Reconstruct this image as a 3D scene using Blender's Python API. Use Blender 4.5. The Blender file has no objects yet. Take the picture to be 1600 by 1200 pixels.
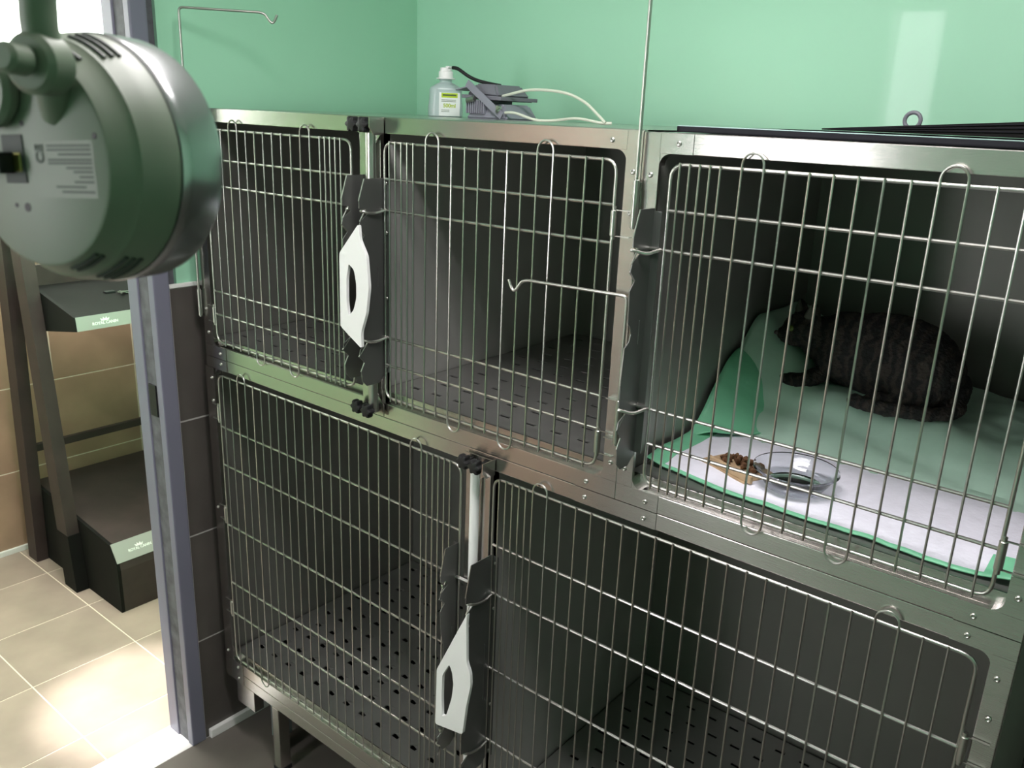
import bpy, bmesh, math, random
from mathutils import Vector, Matrix
random.seed(7)
PI = math.pi
SC = bpy.context.scene
COL = SC.collection

# ------------------------------------------------------------------ camera
cam_d = bpy.data.cameras.new('camera')
cam = bpy.data.objects.new('camera', cam_d)
COL.objects.link(cam)
CR = Vector((0.77151572, 0.63506074, 0.0382276))
CF = Vector((-0.59735643, 0.74376618, -0.29996195))
CU = Vector((-0.21892645, 0.20858986, 0.95318491))
M = Matrix((CR, CU, -CF)).transposed().to_4x4()
M.translation = Vector((1.24181, -1.15499, 0.06313))
cam.matrix_world = M
cam_d.sensor_fit = 'HORIZONTAL'
cam_d.sensor_width = 4.8
cam_d.lens = 4.8 * 1348.04 / 1600
cam_d.clip_start = 0.02
cam_d.dof.use_dof = True
cam_d.dof.focus_distance = 1.45
cam_d.dof.aperture_fstop = 2.4
SC.camera = cam

# ------------------------------------------------------------------ world, lights, exposure
w = bpy.data.worlds.new('world'); SC.world = w; w.use_nodes = True
w.node_tree.nodes['Background'].inputs[0].default_value = (0.9, 0.95, 1.0, 1)
w.node_tree.nodes['Background'].inputs[1].default_value = 0.4

def area(name, loc, target, sx, sy, power, col):
    l = bpy.data.lights.new(name, 'AREA'); l.shape = 'RECTANGLE'; l.size = sx; l.size_y = sy
    l.energy = power; l.color = col
    o = bpy.data.objects.new(name, l); COL.objects.link(o)
    o.location = loc
    o.rotation_euler = (Vector(target) - Vector(loc)).to_track_quat('-Z', 'Y').to_euler()
    return o
area('ceiling_light_room', (0.75, -0.48, 0.85), (0.75, -0.48, -1), 0.9, 0.25, 17, (1.0, 0.94, 0.95))
area('daylight_window', (-0.245, -2.36, 0.05), (0.1, 0, -0.15), 0.23, 1.2, 5, (1.0, 0.95, 1.0))
area('ceiling_light_hall', (-1.45, 0.05, 0.85), (-1.5, 0.1, -1), 0.9, 0.5, 28, (1.0, 0.90, 0.82))
sp = bpy.data.lights.new('hall_spot', 'SPOT'); sp.energy = 420; sp.spot_size = math.radians(15); sp.spot_blend = 0.7
sp.shadow_soft_size = 0.03; sp.color = (1.0, 0.97, 0.94)
so = bpy.data.objects.new('hall_spot', sp); COL.objects.link(so)
so.location = (-1.15, -0.55, 0.8)
so.rotation_euler = (Vector((-1.06, -0.10, -1.728)) - so.location).to_track_quat('-Z', 'Y').to_euler()

vs = SC.view_settings
vs.view_transform = 'Standard'; vs.look = 'None'; vs.gamma = 1; vs.use_curve_mapping = False
vs.exposure = 0.35

# ------------------------------------------------------------------ materials
def srgb(r, g, b):
    f = lambda c: (c/255/12.92) if c/255 <= .04045 else ((c/255+.055)/1.055)**2.4
    return (f(r), f(g), f(b), 1)
def mat(name, col, rough=0.5, metal=0.0, noise=0.0, nscale=20, bump=0.0, bscale=80, trans=0.0, emit=None,
        stretch=None, rnd=0.0, spec=0.5, coat=0.0, alpha=1.0):
    m = bpy.data.materials.new(name); m.use_nodes = True
    nt = m.node_tree; b = nt.nodes['Principled BSDF']
    b.inputs['Roughness'].default_value = rough
    b.inputs['Metallic'].default_value = metal
    b.inputs['Specular IOR Level'].default_value = spec
    b.inputs['Coat Weight'].default_value = coat
    b.inputs['Transmission Weight'].default_value = trans
    b.inputs['Alpha'].default_value = alpha
    c = (*col[:3], 1)
    tc = nt.nodes.new('ShaderNodeTexCoord'); mp = nt.nodes.new('ShaderNodeMapping')
    nt.links.new(tc.outputs['Object'], mp.inputs['Vector'])
    if stretch: mp.inputs['Scale'].default_value = stretch
    if noise > 0 or rnd > 0:
        n = nt.nodes.new('ShaderNodeTexNoise'); n.inputs['Scale'].default_value = nscale; n.inputs['Detail'].default_value = 5
        nt.links.new(mp.outputs[0], n.inputs['Vector'])
        r = nt.nodes.new('ShaderNodeMapRange')
        r.inputs['From Min'].default_value = 0.3; r.inputs['From Max'].default_value = 0.7
        r.inputs['To Min'].default_value = 1 - noise; r.inputs['To Max'].default_value = 1 + noise
        nt.links.new(n.outputs['Fac'], r.inputs['Value'])
        hs = nt.nodes.new('ShaderNodeHueSaturation'); hs.inputs['Color'].default_value = c
        val = r.outputs[0]
        if rnd > 0:
            oi = nt.nodes.new('ShaderNodeObjectInfo'); r2 = nt.nodes.new('ShaderNodeMapRange')
            r2.inputs['To Min'].default_value = 1 - rnd; r2.inputs['To Max'].default_value = 1 + rnd
            nt.links.new(oi.outputs['Random'], r2.inputs['Value'])
            mu = nt.nodes.new('ShaderNodeMath'); mu.operation = 'MULTIPLY'
            nt.links.new(val, mu.inputs[0]); nt.links.new(r2.outputs[0], mu.inputs[1]); val = mu.outputs[0]
        nt.links.new(val, hs.inputs['Value']); nt.links.new(hs.outputs[0], b.inputs['Base Color'])
    else:
        b.inputs['Base Color'].default_value = c
    if bump > 0:
        n2 = nt.nodes.new('ShaderNodeTexNoise'); n2.inputs['Scale'].default_value = bscale; n2.inputs['Detail'].default_value = 4
        nt.links.new(mp.outputs[0], n2.inputs['Vector'])
        bp = nt.nodes.new('ShaderNodeBump'); bp.inputs['Strength'].default_value = bump; bp.inputs['Distance'].default_value = 0.002
        nt.links.new(n2.outputs['Fac'], bp.inputs['Height']); nt.links.new(bp.outputs[0], b.inputs['Normal'])
    if emit:
        b.inputs['Emission Color'].default_value = (*emit[0][:3], 1); b.inputs['Emission Strength'].default_value = emit[1]
    return m

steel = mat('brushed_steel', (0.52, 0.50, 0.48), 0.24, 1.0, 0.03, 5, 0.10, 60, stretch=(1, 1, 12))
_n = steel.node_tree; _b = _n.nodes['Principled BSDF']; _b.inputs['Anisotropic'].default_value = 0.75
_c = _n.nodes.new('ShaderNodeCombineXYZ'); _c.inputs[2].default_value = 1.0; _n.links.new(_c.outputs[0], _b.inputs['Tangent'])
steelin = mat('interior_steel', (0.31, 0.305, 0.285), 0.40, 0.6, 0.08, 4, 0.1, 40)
backst = mat('back_steel_shaded', (0.20, 0.195, 0.18), 0.5, 0.5, 0.06, 4)  # interior steel darkened, the shade at the back put into its colour
partst = mat('partition_steel_lit', (0.50, 0.50, 0.48), 0.4, 0.45, 0.06, 4)  # interior steel lightened, light on the partitions put into its colour
wire = mat('wire_steel', (0.47, 0.465, 0.44), 0.32, 1.0)
latchm = mat('latch_steel', (0.20, 0.205, 0.20), 0.38, 0.85, 0.05, 10)
trayst = mat('tray_steel', (0.34, 0.34, 0.325), 0.36, 0.7, 0.06, 6)
darkm = mat('slot_shade', (0.015, 0.015, 0.015), 0.6)  # near-black, the shade below the tray slots
green = mat('green_paint', srgb(166, 220, 190), 0.5, 0, 0.03, 2.5, 0.25, 7, coat=0.15)
green2 = mat('green_paint_hall', srgb(178, 200, 168), 0.5, 0, 0.03, 2)
tiledark = mat('dark_tile', srgb(84, 78, 75), 0.45, 0, 0.13, 7, 0.1, 40, rnd=0.05)
tiletan = mat('tan_tile', srgb(168, 138, 118), 0.42, 0, 0.15, 5, 0.1, 30, rnd=0.05)
tilefloor = mat('floor_tile', srgb(166, 150, 138), 0.4, 0, 0.14, 5, 0.1, 30, rnd=0.05)
tilefloor2 = mat('grey_floor_tile', srgb(100, 94, 88), 0.45, 0, 0.12, 6, 0.1, 30, rnd=0.04)
grout = mat('grout', srgb(238, 224, 208), 0.8)
groutg = mat('grey_grout', srgb(175, 170, 168), 0.8)
white = mat('white_paint', srgb(232, 230, 228), 0.5)
sillm = mat('white_sill', srgb(222, 219, 219), 0.5, 0, 0.06, 14)
jambm = mat('blue_grey_metal', srgb(118, 117, 134), 0.42, 0.0, 0.03, 5)
sealm = mat('seal_grey', srgb(92, 92, 98), 0.7, 0, 0.35, 30, 0.5, 60)
blackm = mat('black_plastic', (0.010, 0.010, 0.011), 0.5, spec=0.3)
blackw = mat('black_laminate', (0.006, 0.006, 0.0055), 0.75, 0, 0.15, 12, spec=0.2)
brownw = mat('brown_laminate', (0.040, 0.026, 0.025), 0.6, 0, 0.25, 9, 0.1, 40)
slabm = mat('black_tray_plastic', (0.006, 0.006, 0.010), 0.6, spec=0.25)
slabglint = mat('tray_edge_glint', srgb(150, 175, 172), 0.3, 0.3)  # pale colour carries the light on the black tray's edge
whitep = mat('white_plastic', (0.80, 0.80, 0.80), 0.38)
silverlab = mat('silver_label', srgb(172, 170, 168), 0.4, 0.2)
whitelet = mat('white_lettering', srgb(250, 250, 248), 0.5)
greyp = mat('grey_paint_metal', srgb(132, 134, 146), 0.5, 0, 0.05, 30)
greyd = mat('darker_grey_metal', srgb(112, 112, 122), 0.5)
cablew = mat('white_cable', srgb(205, 212, 196), 0.5)
bottlem = mat('bottle_plastic', srgb(212, 228, 230), 0.28, 0, trans=0.45)
labelm = mat('bottle_label', srgb(225, 235, 232), 0.45)
limem = mat('lime_print', srgb(175, 205, 30), 0.5)
printd = mat('dark_print', srgb(70, 95, 50), 0.5)
limet = mat('lime_text', srgb(165, 190, 60), 0.5)
camp = mat('camera_plastic_shaded', (0.15, 0.18, 0.135), 0.48)  # whitish plastic, its shade and green reflection put into the colour
camd = mat('camera_recess', (0.025, 0.034, 0.028), 0.6)
camlab = mat('camera_print', (0.05, 0.068, 0.052), 0.6)
camband = mat('camera_band', (0.42, 0.43, 0.44), 0.22, 0.9)
gold = mat('brass', (0.5, 0.42, 0.15), 0.3, 1)
padw = mat('pad_white', srgb(226, 226, 238), 0.8, 0, 0.04, 60, 0.4, 140)
padg = mat('pad_green', srgb(120, 195, 155), 0.5, 0, 0.05, 30, 0.3, 60)
sheetg = mat('pale_green_sheet', srgb(176, 208, 190), 0.7, 0, 0.08, 9, 0.3, 60)
kraft = mat('kraft_card', srgb(176, 150, 118), 0.8, 0, 0.15, 40)
kib = mat('kibble_brown', srgb(92, 62, 38), 0.8, 0, 0.3, 90)
glassm = mat('clear_plastic', (0.93, 0.96, 0.98), 0.06, 0, trans=1.0)
woodw = mat('reflector_beige', srgb(238, 200, 178), 0.5)  # warm tone for the added leaf's reflection in the rails
paneL = mat('daylit_pane', (0.9, 0.9, 0.9), 0.5, emit=((1, 1, 0.98), 4.2))
paneB = mat('frosted_pane', (0.9, 0.9, 0.9), 0.5, emit=((1.0, 0.96, 1.0), 13.0))
paneH = mat('hall_fill_glow', (0.9, 0.9, 0.9), 0.5, emit=((1.0, 0.88, 0.82), 1.3))  # glow of the added fill pane at the hall end
panelE = mat('lamp_diffuser', (0.9, 0.9, 0.9), 0.5, emit=((1, 0.97, 0.93), 7.0))
rubberg = mat('castor_grey', srgb(120, 128, 130), 0.5)

def catmat():
    m = bpy.data.materials.new('tabby_fur'); m.use_nodes = True
    nt = m.node_tree; b = nt.nodes['Principled BSDF']; b.inputs['Roughness'].default_value = 0.85
    tc = nt.nodes.new('ShaderNodeTexCoord')
    wv = nt.nodes.new('ShaderNodeTexWave'); wv.inputs['Scale'].default_value = 14; wv.inputs['Distortion'].default_value = 7
    wv.inputs['Detail'].default_value = 4; wv.inputs['Detail Scale'].default_value = 3
    nt.links.new(tc.outputs['Object'], wv.inputs['Vector'])
    cr = nt.nodes.new('ShaderNodeValToRGB')
    cr.color_ramp.elements[0].color = (0.005, 0.005, 0.0045, 1); cr.color_ramp.elements[0].position = 0.35
    cr.color_ramp.elements[1].color = (0.030, 0.023, 0.018, 1); cr.color_ramp.elements[1].position = 0.85
    nt.links.new(wv.outputs['Fac'], cr.inputs[0]); nt.links.new(cr.outputs[0], b.inputs['Base Color'])
    n = nt.nodes.new('ShaderNodeTexNoise'); n.inputs['Scale'].default_value = 160; n.inputs['Detail'].default_value = 3
    bp = nt.nodes.new('ShaderNodeBump'); bp.inputs['Strength'].default_value = 0.9; bp.inputs['Distance'].default_value = 0.006
    nt.links.new(tc.outputs['Object'], n.inputs['Vector']); nt.links.new(n.outputs['Fac'], bp.inputs['Height']); nt.links.new(bp.outputs[0], b.inputs['Normal'])
    return m
furm = catmat()

# ------------------------------------------------------------------ mesh helpers
def top_of(o):
    while o.parent: o = o.parent
    return o
def mk(name, bm, m, parent=None, smooth=False, loc=None, kind=None):
    """mesh given in world coordinates -> one object; the origin sits at its thing's base"""
    me = bpy.data.meshes.new(name)
    org = top_of(parent).location if parent else (Vector(loc) if loc else Vector((0, 0, 0)))
    bmesh.ops.translate(bm, verts=bm.verts, vec=-org)
    bm.normal_update()
    bm.to_mesh(me); bm.free()
    for mm in (m if isinstance(m, (list, tuple)) else [m]): me.materials.append(mm)
    if smooth:
        for p in me.polygons: p.use_smooth = True
        try: me.set_sharp_from_angle(angle=math.radians(38))
        except Exception: pass
    o = bpy.data.objects.new(name, me); COL.objects.link(o)
    if parent: o.parent = parent
    elif loc: o.location = org
    if kind: o['kind'] = kind
    return o
def struct(name, bm, m): return mk(name, bm, m, kind='structure')
def thing(name, label, cat, loc, group=None):
    o = bpy.data.objects.new(name, None); COL.objects.link(o); o.location = loc
    o.empty_display_size = 0.05
    o['label'] = label; o['category'] = cat
    if group: o['group'] = group
    return o
def tag(o, label, cat, group=None):
    o['label'] = label; o['category'] = cat
    if group: o['group'] = group
    return o
def box(bm, x0, x1, y0, y1, z0, z1, bev=0.0, R=None, mi=0):
    b2 = bmesh.new()
    bmesh.ops.create_cube(b2, size=1)
    c = Vector(((x0+x1)/2, (y0+y1)/2, (z0+z1)/2))
    for v in b2.verts:
        v.co = Vector((v.co.x*abs(x1-x0), v.co.y*abs(y1-y0), v.co.z*abs(z1-z0)))
    if bev > 0: bmesh.ops.bevel(b2, geom=b2.edges[:], offset=bev, segments=2, affect='EDGES', profile=0.6)
    for v in b2.verts:
        if R is not None: v.co = R @ v.co
        v.co += c
    join(bm, b2, mi)
def join(bm, b2, mi=0):
    mp = {}
    for v in b2.verts: mp[v] = bm.verts.new(v.co)
    for f in b2.faces:
        try: nf = bm.faces.new([mp[v] for v in f.verts]); nf.material_index = mi if mi else f.material_index
        except ValueError: pass
    b2.free()
def B(*a, **k):
    bm = bmesh.new(); box(bm, *a, **k); return bm
def tube(bm, pts, r, seg=8, cap=True, closed=False):
    pts = [Vector(p) for p in pts]; n = len(pts)
    radii = r if isinstance(r, (list, tuple)) else [r]*n
    t0 = (pts[1]-pts[0]).normalized()
    ref = Vector((0, 0, 1)) if abs(t0.z) < 0.9 else Vector((0, 1, 0))
    nrm = t0.cross(ref).normalized(); rings = []
    for i, p in enumerate(pts):
        if closed: t = (pts[(i+1) % n]-pts[i-1]).normalized()
        elif i == 0: t = t0
        elif i == n-1: t = (pts[-1]-pts[-2]).normalized()
        else: t = ((pts[i+1]-p).normalized()+(p-pts[i-1]).normalized()).normalized()
        nrm = (nrm - t*nrm.dot(t)).normalized(); bn = t.cross(nrm)
        rings.append([bm.verts.new(p+(nrm*math.cos(2*PI*k/seg)+bn*math.sin(2*PI*k/seg))*radii[i]) for k in range(seg)])
    for i in range(n if closed else n-1):
        a, b = rings[i], rings[(i+1) % n]
        for k in range(seg):
            bm.faces.new((a[k], a[(k+1) % seg], b[(k+1) % seg], b[k]))
    if cap and not closed:
        bm.faces.new(rings[0][::-1]); bm.faces.new(rings[-1])
def TU(pts, r, seg=8, **k):
    bm = bmesh.new(); tube(bm, pts, r, seg, **k); return bm
def smoothpath(pts, n=6):
    pts = [Vector(p) for p in pts]; out = []
    P = [pts[0]] + pts + [pts[-1]]
    for i in range(1, len(P)-2):
        p0, p1, p2, p3 = P[i-1], P[i], P[i+1], P[i+2]
        for k in range(n):
            t = k/n
            out.append(0.5*((2*p1)+(p2-p0)*t+(2*p0-5*p1+4*p2-p3)*t*t+(3*p1-p0-3*p2+p3)*t**3))
    out.append(pts[-1]); return out
def corner(a, b, c, r, n=5):
    """rounded corner at b between a and c"""
    a, b, c = Vector(a), Vector(b), Vector(c)
    u = (a-b).normalized(); v = (c-b).normalized(); out = []
    for k in range(n+1):
        t = k/n; p0 = b+u*r; p2 = b+v*r
        out.append(p0*(1-t)**2+b*2*t*(1-t)+p2*t*t)
    return out
def lathe(bm, prof, M4, seg=40, cap=True):
    """profile (r,z) swept about local Z, placed with M4"""
    rings = []
    for r, z in prof:
        if r < 1e-6: rings.append([bm.verts.new(M4 @ Vector((0, 0, z)))])
        else: rings.append([bm.verts.new(M4 @ Vector((r*math.cos(2*PI*k/seg), r*math.sin(2*PI*k/seg), z))) for k in range(seg)])
    for a, b in zip(rings[:-1], rings[1:]):
        for k in range(seg):
            k2 = (k+1) % seg
            if len(a) == 1 and len(b) == 1: continue
            if len(a) == 1: bm.faces.new((a[0], b[k2], b[k]))
            elif len(b) == 1: bm.faces.new((a[k], a[k2], b[0]))
            else: bm.faces.new((a[k], a[k2], b[k2], b[k]))
    if cap:
        if len(rings[0]) > 1: bm.faces.new(rings[0][::-1])
        if len(rings[-1]) > 1: bm.faces.new(rings[-1])
def frame4(o, ax, up=(0, 0, 1)):
    """matrix: local z = ax, local y near up"""
    z = Vector(ax).normalized(); x = Vector(up).cross(z).normalized(); y = z.cross(x)
    m = Matrix((x, y, z)).transposed().to_4x4(); m.translation = Vector(o); return m
def cyl(bm, a, b, r, seg=16, bev=0.0):
    a, b = Vector(a), Vector(b); d = b-a; L = d.length
    up = (0, 0, 1) if abs(d.normalized().z) < 0.9 else (0, 1, 0)
    pr = [(r-bev, 0), (r, bev), (r, L-bev), (r-bev, L)] if bev else [(r, 0), (r, L)]
    lathe(bm, pr, frame4(a, d, up), seg)
def prism(outer, holes, to3, depthvec, bm=None):
    """flat outline (2D) with holes -> solid; to3 maps 2D to 3D, depthvec the thickness"""
    bm = bm or bmesh.new(); b2 = bmesh.new(); es = []
    for lp in [outer]+list(holes):
        vs_ = [b2.verts.new(to3(p)) for p in lp]
        for i in range(len(vs_)): es.append(b2.edges.new((vs_[i], vs_[(i+1) % len(vs_)])))
    r = bmesh.ops.triangle_fill(b2, use_beauty=True, use_dissolve=False, edges=es)
    fs = [g for g in r['geom'] if isinstance(g, bmesh.types.BMFace)]
    ex = bmesh.ops.extrude_face_region(b2, geom=fs)
    bmesh.ops.translate(b2, verts=[g for g in ex['geom'] if isinstance(g, bmesh.types.BMVert)], vec=depthvec)
    bmesh.ops.recalc_face_normals(b2, faces=b2.faces[:])
    join(bm, b2); return bm
def text_mesh(name, s, size, M4, m, parent, extrude=0.0003):
    c = bpy.data.curves.new(name, 'FONT'); c.body = s; c.size = size; c.extrude = extrude
    c.offset = size*.035; c.align_x = 'CENTER'; c.align_y = 'CENTER'
    o = bpy.data.objects.new('tmp', c); COL.objects.link(o)
    dg = bpy.context.evaluated_depsgraph_get(); me = bpy.data.meshes.new_from_object(o.evaluated_get(dg))
    bpy.data.objects.remove(o, do_unlink=True)
    bm = bmesh.new(); bm.from_mesh(me); bpy.data.meshes.remove(me)
    bmesh.ops.transform(bm, matrix=M4, verts=bm.verts)
    return mk(name, bm, m, parent)

# ------------------------------------------------------------------ the rooms
FZ = -1.728; CZ = 0.90; WX = -0.75; BY = 0.805; RX = 2.3; FY = -2.45; HX = -2.289; HY0 = -2.45
fl = struct('floor', B(HX-.1, RX+.1, FY-.1, BY+.1, FZ-.1, FZ-.0014), grout)
struct('ceiling', B(HX-.1, RX+.1, FY-.1, BY+.1, CZ, CZ+.1), white)
wb = struct('wall_back', B(HX-.1, RX+.1, BY, BY+.1, FZ-.1, CZ), green)
wr = struct('wall_right', B(RX, RX+.1, FY, BY, FZ-.1, CZ), green)
bmf = bmesh.new()   # front wall behind the photographer, with openings for the window and the added pane
box(bmf, HX-.1, -2.0, FY-.1, FY, FZ-.1, CZ); box(bmf, -1.0, -0.40, FY-.1, FY, FZ-.1, CZ); box(bmf, -2.0, -1.0, FY-.1, FY, 0.3, CZ); box(bmf, -2.0, -1.0, FY-.1, FY, FZ-.1, FZ+.08); box(bmf, -0.09, RX+.1, FY-.1, FY, FZ-.1, CZ)
box(bmf, -0.40, -0.09, FY-.1, FY, FZ-.1, -0.62); box(bmf, -0.40, -0.09, FY-.1, FY, 0.70, CZ)
struct('wall_front', bmf, green)
fill_pane = struct('hall_fill_pane', B(-2.0, -1.0, FY-.06, FY-.05, FZ+.08, 0.3), paneH)  # unseen glowing pane, added to light the hall wall below the shelf
bmw = bmesh.new()
for a in ((-2.0, -1.95, FZ+.08, .3), (-1.05, -1.0, FZ+.08, .3), (-1.95, -1.05, .25, .3), (-1.95, -1.05, FZ+.08, FZ+.13)): box(bmw, a[0], a[1], FY-.07, FY-.01, a[2], a[3], .004)
mk('window_frame', bmw, white, fill_pane)  # surround of the added glowing pane
wn = struct('window_2', B(-0.40, -0.09, FY-.06, FY-.05, -0.62, 0.70), paneB)
bmw = bmesh.new()
for a in ((-.40, -.36, -.62, .70), (-.13, -.09, -.62, .70), (-.36, -.13, -.62, -.58), (-.36, -.13, .66, .70)):
    box(bmw, a[0], a[1], FY-.07, FY-.01, a[2], a[3], .004)
mk('window_frame', bmw, white, wn)
bml = bmesh.new()   # wall with the doorway (y -1.0 .. -0.1)
WT = -0.86
box(bml, WT, WX, -0.03, BY, FZ-.1, CZ); box(bml, WT, WX, FY, -1.05, FZ-.1, CZ); box(bml, WT, WX, -1.05, -0.03, 0.36, CZ)
wl = struct('wall_left', bml, green)
bmh = bmesh.new()   # far wall of the next room with its window opening
box(bmh, HX-.1, HX, HY0, BY, FZ-.1, -0.17); box(bmh, HX-.1, HX, HY0, BY, 0.75, CZ)
box(bmh, HX-.1, HX, 0.74, BY, -0.17, 0.75); box(bmh, HX-.1, HX, HY0, -1.2, -0.17, 0.75)
wf = struct('wall_far', bmh, green2)
w1 = struct('window_1', B(HX-.07, HX-.06, -1.2, 0.74, -0.17, 0.75), paneL)
bmw = bmesh.new()
for a in ((-1.2, -1.15, -.17, .75), (.70, .74, -.17, .75), (-1.15, .70, -.17, -.13), (-1.15, .70, .71, .75)):
    box(bmw, HX-.08, HX-.005, a[0], a[1], a[2], a[3], .004)
mk('window_frame', bmw, white, w1)

mk('grout_bed', B(WX, RX, FY, BY, FZ-.006, FZ-.0012), groutg, fl)
# tiles: real pieces with recessed joints
TS = 0.338; G = 0.0045
def tile_mesh(name, sx, sy, sz, m):
    bm = B(-sx/2, sx/2, -sy/2, sy/2, -sz/2, sz/2, bev=0.0008)
    me = bpy.data.meshes.new(name); bm.to_mesh(me); bm.free(); me.materials.append(m); return me
cache = {}
def tile(parent, x0, x1, y0, y1, z0, z1, m):
    k = (round(x1-x0, 4), round(y1-y0, 4), round(z1-z0, 4), m.name)
    if k not in cache: cache[k] = tile_mesh('tile', *k[:3], m)
    o = bpy.data.objects.new('tile', cache[k]); COL.objects.link(o); o.parent = parent
    o.location = ((x0+x1)/2, (y0+y1)/2, (z0+z1)/2)
def spans(a0, a1, origin, step):
    i = math.floor((a0-origin)/step); out = []
    while origin+i*step < a1-1e-6:
        lo = max(a0, origin+i*step); hi = min(a1, origin+(i+1)*step)
        if hi-lo > 0.012: out.append((lo+G/2, hi-G/2))
        i += 1
    return out
for xa, xb in spans(HX, -0.86, -1.687, TS):          # hall floor
    for ya, yb in spans(-1.6, BY, 0.05, TS):
        tile(fl, xa, xb, ya, yb, FZ-.012, FZ, tilefloor)
for xa, xb in spans(-0.75, RX, -0.75, 0.80):          # treatment room floor, big grey tiles
    for ya, yb in spans(-1.45, BY, -0.42, 0.80):
        tile(fl, xa, xb, ya, yb, FZ-.012, FZ, tilefloor2)
for ya, yb in spans(-0.35, BY, 0.268, 0.3415):        # hall wall tiles up to -0.53
    for za, zb in ((FZ, -1.385), (-1.385, -1.040), (-1.040, -0.70), (-0.70, -0.535)):
        tile(wf, HX-.002, HX+.008, ya, yb, za+G/2, zb-G/2, tiletan)
mk('trim_strip', B(HX, HX+.012, -0.6, BY, -0.535, -0.515, .002), white, wf)
mk('baseboard', B(HX, HX+.018, -1.4, BY, FZ, FZ+.022, .002), white, wf)
mk('grout_bed', B(HX-.001, HX+.0072, -0.6, BY, FZ, -0.535), grout, wf)
for za, zb in ((FZ, -1.400), (-1.400, -1.070), (-1.070, -0.738), (-0.738, -0.386)):
    for ya, yb in ((-0.056, 0.29), (0.29, 0.63), (0.63, BY)):
        tile(wl, WX-.002, WX+.008, ya+G/2, yb-G/2, za+G/2, zb-G/2, tiledark)
    for ya, yb in spans(FY, -1.05, -1.05, 0.34): tile(wl, WX-.002, WX+.008, ya, yb, za+G/2, zb-G/2, tiledark)
    for xa, xb in spans(WX, RX, 1.29, 0.34): tile(wb, xa, xb, BY-.008, BY+.002, za+G/2, zb-G/2, tiledark)
mk('grout_bed', B(WX-.001, WX+.0072, -0.056, BY, FZ, -0.386), groutg, wl)
for xa, xb in spans(HX, WT, HX, 0.3415):
    for za, zb in ((FZ, -1.385), (-1.385, -1.040), (-1.040, -0.70), (-0.70, -0.535)): tile(wb, xa, xb, BY-.008, BY+.002, za+G/2, zb-G/2, tiletan)
mk('grout_bed', B(WX, RX, BY-.0072, BY+.001, FZ, -0.386), groutg, wb)
mk('dado_tiling', B(RX-.008, RX, FY, BY, FZ, -0.386), tiledark, wr)
mk('trim_strip', B(WX, WX+.011, -0.056, BY, -0.386, -0.376, .002), white, wl)
mk('trim_strip', B(WX, RX, BY-.011, BY, -0.386, -0.376, .002), white, wb)
mk('baseboard', B(WX+.006, WX+.022, -0.045, BY, FZ, FZ+.028, .003), white, wl)
struct('trim_1', B(-0.87, -0.742, -1.05, -0.03, FZ-.01, FZ+.001, .0005), sillm)   # threshold

# door frame (blue-grey metal) : the jamb we see and its twin across the opening
d1 = struct('door_1', B(-0.862, -0.814, -0.100, -0.028, FZ, 0.36, .003), jambm)
mk('casing', B(-0.764, -0.738, -0.099, -0.056, FZ, 0.40, .004), jambm, d1)
mk('seal_groove', B(-0.816, -0.762, -0.095, -0.03, FZ, 0.36), sealm, d1)
mk('strike_plate', B(-0.806, -0.772, -0.099, -0.094, -0.722, -0.636, .002), blackm, d1)
mk('jamb', B(-0.862, -0.738, -1.05, -1.00, FZ, 0.40, .004), jambm, d1)
mk('lintel', B(-0.862, -0.738, -1.00, -0.10, 0.33, 0.40, .004), jambm, d1)
dl = struct('reflector_leaf', B(-0.735, -0.70, -1.92, -1.05, FZ+.01, 0.32, .003), woodw)   # open leaf folded back, unseen, added for its warm reflection in the steel
bmh = bmesh.new(); cyl(bmh, (-0.70, -1.85, -0.7), (-0.65, -1.85, -0.7), .009); cyl(bmh, (-0.652, -1.85, -0.7), (-0.652, -1.74, -0.7), .009)
mk('door_handle', bmh, wire, dl, True)

# ceiling lamps
t = thing('ceiling_lamp', 'long flat white ceiling lamp over the cages, behind the photographer', 'lamp', (0.75, -0.48, 0.87))
mk('housing', B(.28, 1.22, -.62, -.34, .875, CZ, .004), white, t); mk('diffuser', B(.30, 1.20, -.605, -.355, .868, .876, .002), panelE, t)
t = thing('ceiling_lamp', 'square white ceiling lamp in the next room beyond the doorway', 'lamp', (-1.45, 0.05, 0.87))
mk('housing', B(-1.92, -.98, -.22, .32, .875, CZ, .004), white, t); mk('diffuser', B(-1.90, -1.0, -.20, .30, .868, .876, .002), panelE, t)

# ------------------------------------------------------------------ the cage bank
S = 0.032
ZU = [0, -2.1*S, -3.95*S, -11.86*S, -13.67*S, -15.85*S]
ZL = [-18.63*S, -23.0*S, -26.3*S, -31.7*S, -37.15*S, -40.1*S, -44.7*S]
FY0 = 0.004
def panel(name, root, *b, m=steelin, bev=0): return mk(name, B(*b, bev=bev), m, root)
def fillet(bm, x, z, sx, sz, r=0.018, y0=0.0032, y1=0.02):
    """concave filler in an opening's corner (x,z); sx,sz point into the opening"""
    pts = [(x, z)]
    n = 6
    for k in range(n+1):
        a = PI/2*k/n
        pts.append((x+sx*(r-r*math.sin(a)), z+sz*(r-r*math.cos(a))))
    prism(pts, [], lambda p: Vector((p[0], y0, p[1])), Vector((0, y1-y0, 0)), bm)

cabAB = thing('cage_cabinet', 'upper left stainless cabinet holding two cages side by side with barred doors', 'cage cabinet', (-0.0725, 0.36, -0.555), 'stainless cage cabinets')
cabC = thing('cage_cabinet', 'upper right stainless cage cabinet, cat and green pads behind its door', 'cage cabinet', (0.852, 0.36, -0.555), 'stainless cage cabinets')
cabDE = thing('cage_cabinet', 'wide lower stainless cabinet on legs holding two tall empty cages', 'cage cabinet', (0.2345, 0.36, FZ), 'stainless cage cabinets')

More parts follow.
